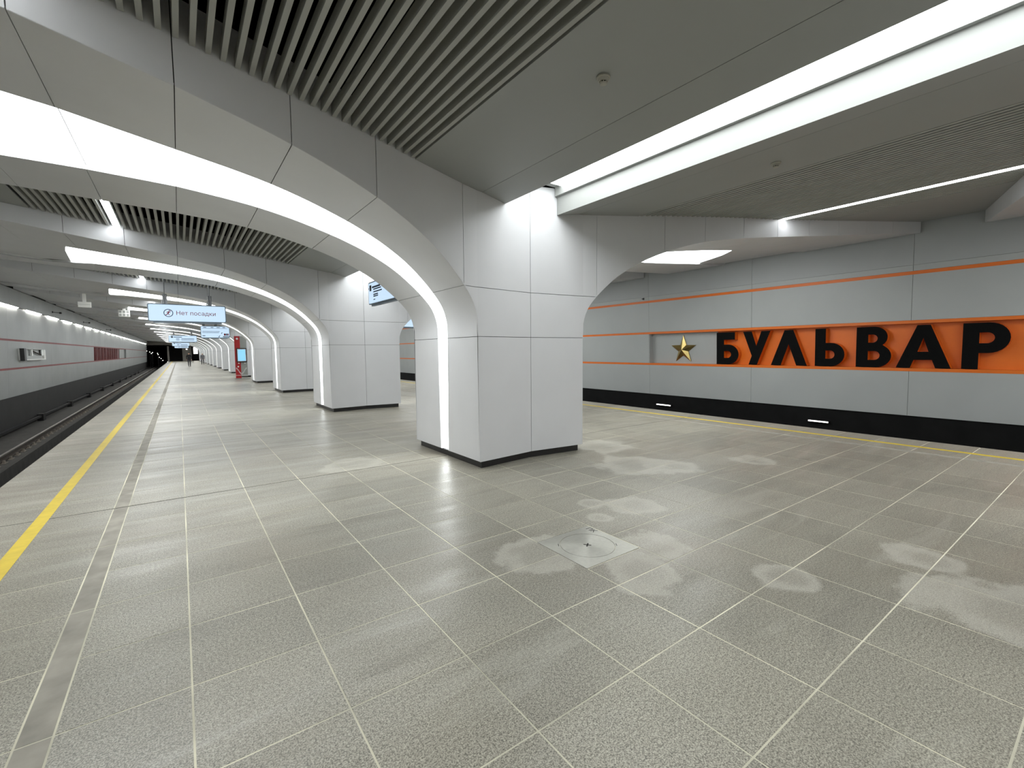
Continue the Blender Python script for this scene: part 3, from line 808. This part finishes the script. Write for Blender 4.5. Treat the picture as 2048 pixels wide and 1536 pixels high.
# ------------------------------------------------------------------ tracks
for side, nm in ((-1, 'left'), (1, 'right')):
    e = EDGE_L if side < 0 else EDGE_R
    x_in = e - side * .1; x_out = mir(XW(-1.3) + .1, side)
    cxr = e + side * 1.45
    lo, hi = min(x_in, x_out), max(x_in, x_out)
    mb = MB(); mb.box(lo, cxr - .42, Y_BACK, Y_END + 80, -1.95, -1.30); mb.box(cxr + .42, hi, Y_BACK, Y_END + 80, -1.95, -1.30); mb.box(cxr - .42, cxr + .42, Y_BACK, Y_END + 80, -1.95, -1.9)
    f = mb.build('floor_track_' + nm, 'bed'); tag(f, 'dusty concrete track bed below the %s wall' % ('orange-striped' if side > 0 else 'red-striped'), 'track bed', kind='structure')
    cxr = e + side * 1.45
    for s in (-1, 1):
        x = cxr + s * .76
        inner = s != side
        r = empty('rail', (x, 0, -1.30)); tag(r, 'steel running rail %s beside the %s wall' % ('next to the platform edge' if inner else 'far from the platform edge', 'orange-striped' if side > 0 else 'red-striped'), 'rail')
        mb = MB(); mb.box(-.036, .036, Y_BACK, Y_END + 60, .14, .18); mb.build('rail_head', 'steel', r)
        mb = MB(); mb.box(-.012, .012, Y_BACK, Y_END + 60, .045, .14); mb.box(-.07, .07, Y_BACK, Y_END + 60, .02, .045); mb.build('rail_foot', 'rust', r)
        mb = MB()
        y = Y_BACK + .3
        while y < 75:
            mb.box(-.16, .16, y - .13, y + .13, 0.0, .02)
            for q in (-1, 1): mb.tube((q * .11, y, .02), (q * .11, y, .085), .045, .03, n=6)
            y += .62
        o = mb.build('fastenings', 'block', r); o['kind'] = 'stuff'
        mb = MB(); mb.box(-.30, .30, Y_BACK, Y_END + 60, 0, .004); mb.build('bearing_strip', 'bed', r)
    # contact rail with its insulator boxes along the wall
    xk = mir(XW(-1.1) - .14, side)
    r = empty('contact_rail', (xk, 0, -1.30)); tag(r, 'black covered contact rail along the foot of the %s wall' % ('orange-striped' if side > 0 else 'red-striped'), 'contact rail')
    mb = MB(); mb.box(-.05, .05, Y_BACK, Y_END + 60, .16, .24); mb.build('cover', 'dark', r)
    y = Y_BACK + 1.2
    while y < 90:
        mb = MB(); mb.box(-.10, .10, y - .22, y + .22, 0.0, .30); mb.build('bracket_box', 'dark', r)
        y += 6.6

# ------------------------------------------------------------------ end walls and tunnels
mb = MB()
mb.box(EDGE_L, EDGE_R, Y_BACK - .3, Y_BACK, -1.3, 4.8); mb.box(-5.9, EDGE_L, Y_BACK - .3, Y_BACK, -1.3, 4.8); mb.box(EDGE_R, 14.2, Y_BACK - .3, Y_BACK, -1.3, 4.8)
w = mb.build('wall_back', 'wall'); tag(w, 'plain grey end wall facing the row of pylons', 'wall', kind='structure')
YE = Y_END + 3.0
mb = MB()
mb.box(-5.9, 14.2, YE, YE + .4, 3.1, 4.8)                       # lintel
for x0, x1 in ((EDGE_L - .1, EDGE_L + .35), (.55, 2.1), (3.6, 4.9), (6.6, 7.6), (EDGE_R - .5, EDGE_R + .1)):
    mb.box(x0, x1, YE, YE + .4, 0 if x0 > -2 and x1 < 10.4 else -1.3, 3.1)
w = mb.build('wall_end', 'concrete'); tag(w, 'grey end wall with dark doorways at the far platform end', 'wall', kind='structure')
mb = MB(); mb.box(EDGE_L, EDGE_R, YE + 6, YE + 6.2, 0, 3.1); mb.build('vestibule_back', 'darkwall', w)
mb = MB(); mb.box(EDGE_L, EDGE_R, YE, YE + 6.2, 3.1, 3.2); mb.build('vestibule_top', 'darkwall', w)
mb = MB(); mb.box(EDGE_L, EDGE_R, YE - 3, YE + 6.2, -.2, -.005); mb.build('vestibule_floor', 'granite', w)
lm = empty('vestibule_light', (2.95, YE + 5.9, 1.2)); tag(lm, 'bright lit panel behind the doorway at the far platform end', 'light panel')
mb = MB(); mb.box(-.35, .35, 0, .05, .3, 1.7); mb.build('diffuser', 'lamp', lm)
mb = MB(); mb.box(-.4, .4, .05, .08, .25, 1.75); mb.build('frame', 'white', lm)
lm = empty('wall_lamp', (1.3, YE - .05, 2.45)); tag(lm, 'small round lamp on the far end wall between doorways', 'lamp')
mb = MB(); mb.lathe([(.0, 0), (.12, 0), (.10, .06), (0, .08)], n=12); o = mb.build('shade', 'lamp', lm); o.rotation_euler = (math.pi / 2, 0, 0)
mb = MB(); mb.box(-.1, .1, .0, .05, -.1, .1); mb.build('base', 'white', lm)
for side in (-1, 1):
    xo = mir(XW(0) + .3, side); xi = (EDGE_L if side < 0 else EDGE_R) - side * .2
    mb = MB(); lo, hi = min(xo, xi), max(xo, xi)
    mb.box(lo - .2, lo, YE, YE + 80, -1.4, 3.2); mb.box(hi, hi + .2, YE, YE + 80, -1.4, 3.2); mb.box(lo - .2, hi + .2, YE, YE + 80, 3.1, 3.3); mb.box(lo, hi, YE + 80, YE + 80.2, -1.4, 3.2)
    t = mb.build('wall_tunnel', 'blackwall'); tag(t, 'black running tunnel beyond the %s wall' % ('orange-striped' if side > 0 else 'red-striped'), 'tunnel', kind='structure')
TL = [(-5.25, 2.15), (-4.82, 1.95), (-4.62, 1.62), (-4.45, 1.85), (-3.66, 1.66), (-3.6, 1.4), (-3.45, .81), (-3.2, .55), (-2.95, .1), (-2.12, -.24)]
for i, (x, z) in enumerate(TL):
    y = YE + 1.2 + .9 * i
    r = empty('tunnel_lamp', (x, y, z)); tag(r, 'small white lamp in the dark tunnel mouth, %s of the descending row' % ORD[i + 1], 'lamp', 'row of lamps at the tunnel mouth')
    mb = MB(); mb.lathe([(0, -.06), (.05, -.04), (.07, 0), (.05, .04), (0, .06)], n=10); mb.build('bulb', 'lamp', r)
    mb = MB(); mb.box(-.025, .025, .05, .10, -1.30 - z, .0); mb.build('post', 'dark', r)
# ------------------------------------------------------------------ hanging signs
def rounded_rect(w, h, r, n=5):
    pts = []
    for cx, cy, a0 in ((w / 2 - r, h / 2 - r, 0), (-w / 2 + r, h / 2 - r, 90), (-w / 2 + r, -h / 2 + r, 180), (w / 2 - r, -h / 2 + r, 270)):
        for i in range(n + 1):
            a = math.radians(a0 + 90 * i / n); pts.append((cx + r * math.cos(a), cy + r * math.sin(a)))
    return pts
def xz_prism(mb, pts, y0, y1):
    n = len(mb.v); k = len(pts)
    mb.v += [(x, y0, z) for x, z in pts] + [(x, y1, z) for x, z in pts]
    mb.f.append(tuple(range(n, n + k))); mb.f.append(tuple(range(n + 2 * k - 1, n + k - 1, -1)))
    for i in range(k): j = (i + 1) % k; mb.f.append((n + i, n + k + i, n + k + j, n + j))
def hang_sign(loc, w, h, label, kind, rods, rz=0.0, cat='sign', ztop=None):
    """sign hung with its centre at loc, face to local -y"""
    r = empty('hanging_sign', loc, rz); tag(r, label, cat)
    mb = MB(); xz_prism(mb, rounded_rect(w, h, .05), -.06, .06); mb.build('housing', 'frame', r)
    mb = MB(); xz_prism(mb, rounded_rect(w - .05, h - .05, .035), -.064, -.0605); face = mb.build('lit_face', 'screen', r)
    mb = MB(); xz_prism(mb, rounded_rect(w - .05, h - .05, .035), .0605, .064); mb.build('lit_face', 'screen', r)
    mb = MB(); mb.box(-w / 2 + .12, w / 2 - .12, -.035, .035, -h / 2 - .035, -h / 2 - .001); mb.build('bottom_rail', 'frame', r)
    for x in rods:
        xw = loc[0] + x * math.cos(rz); top_z = (ztop or zc(abs(xw - XC)) + .02) - loc[2]
        mb = MB(); mb.tube((x, 0, h / 2), (x, 0, top_z), .013, n=10); rod = mb.build('hanging_rod', 'chrome', r)
        sl = min(.30, (top_z - h / 2) * .55)
        mb = MB(); mb.tube((x - .032, 0, h / 2), (x - .032, 0, h / 2 + sl), .026, n=10); mb.tube((x + .032, 0, h / 2), (x + .032, 0, h / 2 + sl), .026, n=10); mb.build('sleeve', 'chrome', rod)
        mb = MB(); mb.box(x - .085, x - .06, -.02, .02, h / 2, h / 2 + .09); mb.build('bracket', 'chrome', rod)
    def bar(x0, x1, z0, z1, mat, nm='print'):
        mb = MB(); mb.box(x0, x1, -.0662, -.0642, z0, z1); return mb.build(nm, mat, face)
    if kind == 'noboard':
        me = text_mesh('lettering', '\u041d\u0435\u0442 \u043f\u043e\u0441\u0430\u0434\u043a\u0438', .168, 'signred', .001, 'LEFT')
        o = link('lettering', me, face, (-.31, -.0655, -.005)); o.rotation_euler = (math.pi / 2, 0, 0)
        # prohibition ring with a running figure
        mb = MB(); R0, R1 = .118, .098; cx = -.49
        for i in range(32):
            a, b = 2 * math.pi * i / 32, 2 * math.pi * (i + 1) / 32
            mb.quad(*[(cx + q * math.cos(t), -.0656, -.005 + q * math.sin(t)) for q, t in ((R0, a), (R0, b), (R1, b), (R1, a))])
        mb.build('ring', 'signink', face)
        def stroke(p, q, t, m='signred', y=-.0658):
            mb = MB(); d = Vector((q[0] - p[0], q[1] - p[1])); n = Vector((-d.y, d.x)).normalized() * t / 2
            mb.quad(*[(cx + a[0], y, -.005 + a[1]) for a in ((p[0] + n.x, p[1] + n.y), (p[0] - n.x, p[1] - n.y), (q[0] - n.x, q[1] - n.y), (q[0] + n.x, q[1] + n.y))]); return mb
        add([stroke((.015, .045), (-.012, -.015), .034), stroke((-.012, -.015), (.025, -.06), .018), stroke((-.005, -.012), (-.035, -.05), .018), stroke((-.035, -.05), (-.07, -.05), .016),
             stroke((.012, .04), (-.03, .03), .014), stroke((-.03, .03), (-.045, .0), .013), stroke((.015, .035), (.05, .005), .013), stroke((.02, .058), (.032, .085), .03)]).build('running_figure', 'signred', face)
        stroke((-.072, -.078), (.072, .078), .012, 'signred', -.0661).build('slash', 'signred', face)
    elif kind == 'board':
        bar(-w / 2 + .08, w / 2 - .1, h * .30, h * .32, 'signink')
        for i, (a, b) in enumerate(((.1, .2), (.35, .44), (.55, .66), (.75, .85))): bar(-w / 2 + w * a, -w / 2 + w * b, h * .36, h * .41, 'signink')
        bar(-w / 2 + .08, w * .15, .02, .045, 'signink'); bar(-w / 2 + .08, w * .12, -.05, -.03, 'signink')
        bar(-w / 2 + .08, -w / 2 + .22, -h * .34, -h * .28, 'signink')
        mb = MB(); mb.quad((.06, -.066, -.17), (.10, -.066, -.21), (.17, -.066, -.27), (.13, -.066, -.23)); mb.quad((.13, -.066, -.30), (.17, -.066, -.30), (.24, -.066, -.20), (.20, -.066, -.20)); mb.quad((.27, -.066, -.09), (.31, -.066, -.09), (.36, -.066, -.02), (.32, -.066, -.02)); mb.build('print', 'dark', face)
        bar(.42, .52, -.20, -.08, 'signred'); bar(.53, .60, -.20, -.08, 'signink'); bar(.61, .66, -.20, -.08, 'signred'); bar(.36, .70, -.30, -.24, 'frame')
    elif kind == 'lines':
        bar(-w / 2 + .10, -w / 2 + .13, h * .22, h * .30, 'dark')
        bar(-w / 2 + .17, -w / 2 + .30, h * .14, h * .38, 'dark')
        bar(-w / 2 + .34, -w / 2 + .9, h * .2, h * .3, 'signink')
        for i in range(2): bar(-w / 2 + .50, -w / 2 + .72, -.02 - .10 * i, .02 - .10 * i, 'signink'); bar(-w / 2 + .85, w / 2 - .2, -.02 - .10 * i, .02 - .10 * i, 'signink')
    elif kind == 'passage':
        bar(-w / 2 + .03, -w / 2 + .06, h * .18, h * .26, 'dark')
        bar(-w / 2 + .10, -w / 2 + .22, h * .10, h * .36, 'dark')
        bar(-w / 2 + .26, -w / 2 + .8, h * .2, h * .28, 'signink')
        for i, (z, l) in enumerate(((.06, .5), (-.0, .55), (-.06, .30), (-.10, .30))): bar(-w / 2 + .35, -w / 2 + .35 + l, z, z + .028, 'signink')
        bar(-w / 2 + .35, -w / 2 + .46, -.17, -.15, 'signink')
    return r
hang_sign((.29, 17.28, 2.82), 1.965, .53, 'pale blue hanging sign with red no boarding lettering and running figure', 'noboard', (-.56, .56))
hang_sign((1.78, 32.07, 2.83), 1.44, .69, 'pale blue hanging screen with text rows and a small red and blue emblem', 'board', (-.55, .05))
hang_sign((.315, 46.86, 2.81), 1.92, .54, 'pale blue hanging direction sign beyond the hanging screen', 'lines', (-.6, .6))
hang_sign((.22, 69.04, 2.70), 1.73, .42, 'pale blue hanging direction sign, second one beyond the hanging screen', 'lines', (-.5, .5))
hang_sign((.37, 91.2, 2.66), 1.86, .40, 'pale blue hanging direction sign, third one beyond the hanging screen', 'lines', (-.5, .5))
hang_sign((8.06, 17.28, 2.82), 1.965, .53, 'pale blue hanging sign over the aisle beside the orange-striped wall', 'plain', (-.56, .56))
hang_sign((3.78, 9.89, 2.97), 2.03, .52, 'pale blue hanging sign in the passage between first and second pylon', 'passage', (-.6, .6), -math.pi / 2, ztop=3.87)

# ------------------------------------------------------------------ small fittings
def detector(x, y, label):
    z = zc(abs(x - XC)); r = empty('smoke_detector', (x, y, z)); tag(r, label, 'smoke detector', 'smoke detectors on the ceiling sheets')
    mb = MB(); mb.lathe([(0.0, 0), (.052, 0), (.054, -.012), (.047, -.018), (0, -.018)], n=24); mb.build('base', 'offwhite', r)
    mb = MB(); mb.lathe([(0.0, -.018), (.044, -.018), (.040, -.036), (0, -.036)], n=24); mb.build('body', 'offwhite', r)
    mb = MB(); mb.lathe([(0, -.036), (.024, -.036), (.024, -.047), (0, -.047)], n=20); mb.build('sensing_gap', 'dark', r)
    mb = MB(); mb.lathe([(0, -.047), (.030, -.047), (.026, -.056), (0, -.058)], n=24); cap = mb.build('cap', 'offwhite', r)
    for i in range(8):
        a = 2 * math.pi * i / 8; mb = MB(); mb.box(.022, .031, -.004, .004, -.047, -.034); o = mb.build('rib', 'offwhite', cap); o.rotation_euler = (0, 0, a)
detector(2.76, 2.56, 'round smoke detector on the ceiling sheet over the platform side with red stripes')
detector(5.60, 2.56, 'round smoke detector on the ceiling sheet over the platform side with orange stripes')
def grid_box(x, y, z, w, h, label, grid):
    r = empty('ceiling_box', (x, y, z)); tag(r, label, 'ceiling box')
    mb = MB(); mb.box(-w / 2, w / 2, -.06, .06, 0, h); mb.build('housing', 'white', r)
    if grid:
        for i in range(3):
            for j in range(2):
                mb = MB(); a = w / 3; b = h / 2; mb.box(-w / 2 + a * i + .02, -w / 2 + a * (i + 1) - .02, -.066, -.0605, b * j + .02, b * (j + 1) - .02); mb.build('cell', 'kiosk_grey', r)
    else:
        mb = MB(); mb.box(-w / 2 + .02, w / 2 - .02, -.066, -.0605, h * .48, h * .52); mb.build('seam', 'kiosk_grey', r)
    zt = min(zc(abs(x - XC)), zb(abs(x - XC)) if abs(((y - YC1 + SP / 2) % SP) - SP / 2) < hw(abs(x - XC)) else 9)
    mb = MB(); mb.box(-.05, .05, -.05, .05, h, zt - z - .012); mb.build('hanger', 'white', r)
grid_box(-2.05, 29.0, 3.40, .42, .30, 'white gridded box hanging under the ceiling at the track edge', True)
grid_box(-2.75, 23.2, 3.34, .36, .20, 'plain white box hanging over the track by the red-striped wall', False)

# info stele in front of the fifth pylon
r = empty('info_stele', (2.74, 32.5, 0)); tag(r, 'tall red and grey information stele with a lit blue tablet', 'information stele')
mb = MB(); mb.box(0, .29, -.06, .06, .05, 2.62); red = mb.build('red_board', 'kiosk_red', r)
mb = MB(); mb.box(.29, .64, -.05, .05, .16, 2.62); grey = mb.build('grey_board', 'kiosk_grey', r)
mb = MB(); mb.box(-.05, .72, -.25, .25, 0, .05); mb.build('base', 'kiosk_grey', r)
mb = MB(); xz_prism(mb, [(.08 + x + .27, 1.46 + z) for x, z in rounded_rect(.54, .86, .03)], -.13, -.062); tab = mb.build('tablet', 'dark', r)
mb = MB(); mb.box(.125, .575, -.136, -.1305, 1.09, 1.83); mb.build('screen_border', 'white', tab)
mb = MB(); mb.box(.155, .545, -.142, -.1365, 1.12, 1.80); mb.build('screen', 'screen2', tab)
for x in (.18, .50):
    mb = MB(); mb.tube((x, -.062, .97), (x, -.12, .97), .035, n=10); mb.build('button', 'white', r)
for i in range(3):
    mb = MB(); off = .035 * i
    pts = [(.02 + .012 * q, .52 - off + .17 * math.cos(math.pi * q / 24)) for q in range(49)]
    for a, b in zip(pts, pts[1:]): mb.quad((a[0], -.0615, a[1]), (b[0], -.0615, b[1]), (b[0], -.0615, b[1] + .016), (a[0], -.0615, a[1] + .016))
    mb.build('wave_line', 'reveal', r)
mb = MB(); mb.tube((.145, -.061, 2.46), (.145, -.066, 2.46), .06, n=14); mb.build('emblem', 'reveal', red)
mb = MB(); mb.tube((.145, -.061, .76), (.145, -.066, .76), .045, n=14); mb.build('emblem', 'reveal', red)
mb = MB(); mb.box(0, .64, -.065, -.0605, .22, .24); mb.build('foot_line', 'reveal', r)

# ------------------------------------------------------------------ people
def person(loc, rz, h, coat, label, grey_long=False):
    s = h / 1.78
    J = {'pel': (0, 0, .96, .15), 'wst': (0, 0, 1.10, .155), 'chs': (0, 0, 1.32, .18), 'nck': (0, 0, 1.50, .06), 'hd0': (0, -.02, 1.58, .085), 'hd1': (0, -.02, 1.70, .09)}
    E_ = [('pel', 'wst'), ('wst', 'chs'), ('chs', 'nck'), ('nck', 'hd0'), ('hd0', 'hd1')]
    for sd, st in ((-1, .16), (1, -.14)):
        n = 'L' if sd < 0 else 'R'
        J['hip' + n] = (sd * .10, 0, .90, .105); J['kne' + n] = (sd * .105, -.05 - st * .4, .50, .068); J['ank' + n] = (sd * .105, -st, .10, .048); J['toe' + n] = (sd * .115, -st - .17, .04, .042)
        J['sho' + n] = (sd * .19, 0, 1.43, .075); J['elb' + n] = (sd * .25, .03 + st * .3, 1.16, .055); J['wri' + n] = (sd * .25, -.05 + st * .5, .92, .042); J['pal' + n] = (sd * .25, -.07 + st * .5, .84, .04)
        E_ += [('pel', 'hip' + n), ('hip' + n, 'kne' + n), ('kne' + n, 'ank' + n), ('ank' + n, 'toe' + n), ('chs', 'sho' + n), ('sho' + n, 'elb' + n), ('elb' + n, 'wri' + n), ('wri' + n, 'pal' + n)]
        for fi in range(4):
            k = 'f%d%s' % (fi, n); J[k] = (sd * .245, -.105 + .024 * fi + st * .5, .775 + .006 * abs(fi - 1), .010); E_.append(('pal' + n, k))
        k = 'th' + n; J[k] = (sd * .225, -.125 + st * .5, .84, .012); E_.append(('pal' + n, k))
    keys = list(J); me = bpy.data.meshes.new('person')
    me.from_pydata([tuple(c * s for c in J[k][:3]) for k in keys], [(keys.index(a), keys.index(b)) for a, b in E_], [])
    o = bpy.data.objects.new('person', me); COL.objects.link(o)
    md = o.modifiers.new('skin', 'SKIN'); sub = o.modifiers.new('sub', 'SUBSURF'); sub.levels = 2; sub.render_levels = 2
    for i, k in enumerate(keys):
        v = me.skin_vertices[0].data[i]; v.radius = (J[k][3] * s * 1.05, J[k][3] * s * (.75 if k in ('chs', 'wst', 'pel') else 1)); v.use_root = (k == 'pel')
    dg = bpy.context.evaluated_depsgraph_get(); m2 = bpy.data.meshes.new_from_object(o.evaluated_get(dg)); bpy.data.objects.remove(o)
    m2.materials.clear()
    for q in (coat, 'trousers', 'skin', 'dark', 'hair'): m2.materials.append(MAT[q])
    for p in m2.polygons:
        z = p.center.z / s; x = abs(p.center.x) / s
        if z < .10: mi = 3
        elif z > 1.53: mi = 4 if (z > 1.71 or p.center.y / s > .03) else 2
        elif x > .20 and z < .90: mi = 2
        elif z < (.72 if grey_long else .88) and x < .2: mi = 1
        else: mi = 0
        p.material_index = mi; p.use_smooth = True
    zmin = min(v.co.z for v in m2.vertices)
    for v in m2.vertices: v.co.z -= zmin
    o = link('person', m2, None, loc); o.rotation_euler = (0, 0, rz); m2.name = 'person'
    tag(o, label, 'person')
    return o
person((.95, 68.9, .001), 0.1, 1.72, 'coat_black', 'person in a black jacket and dark trousers walking along the platform')
person((2.66, 78.6, .001), -.2, 1.64, 'coat_grey', 'person in a grey coat and dark trousers standing beside far pylons', True)
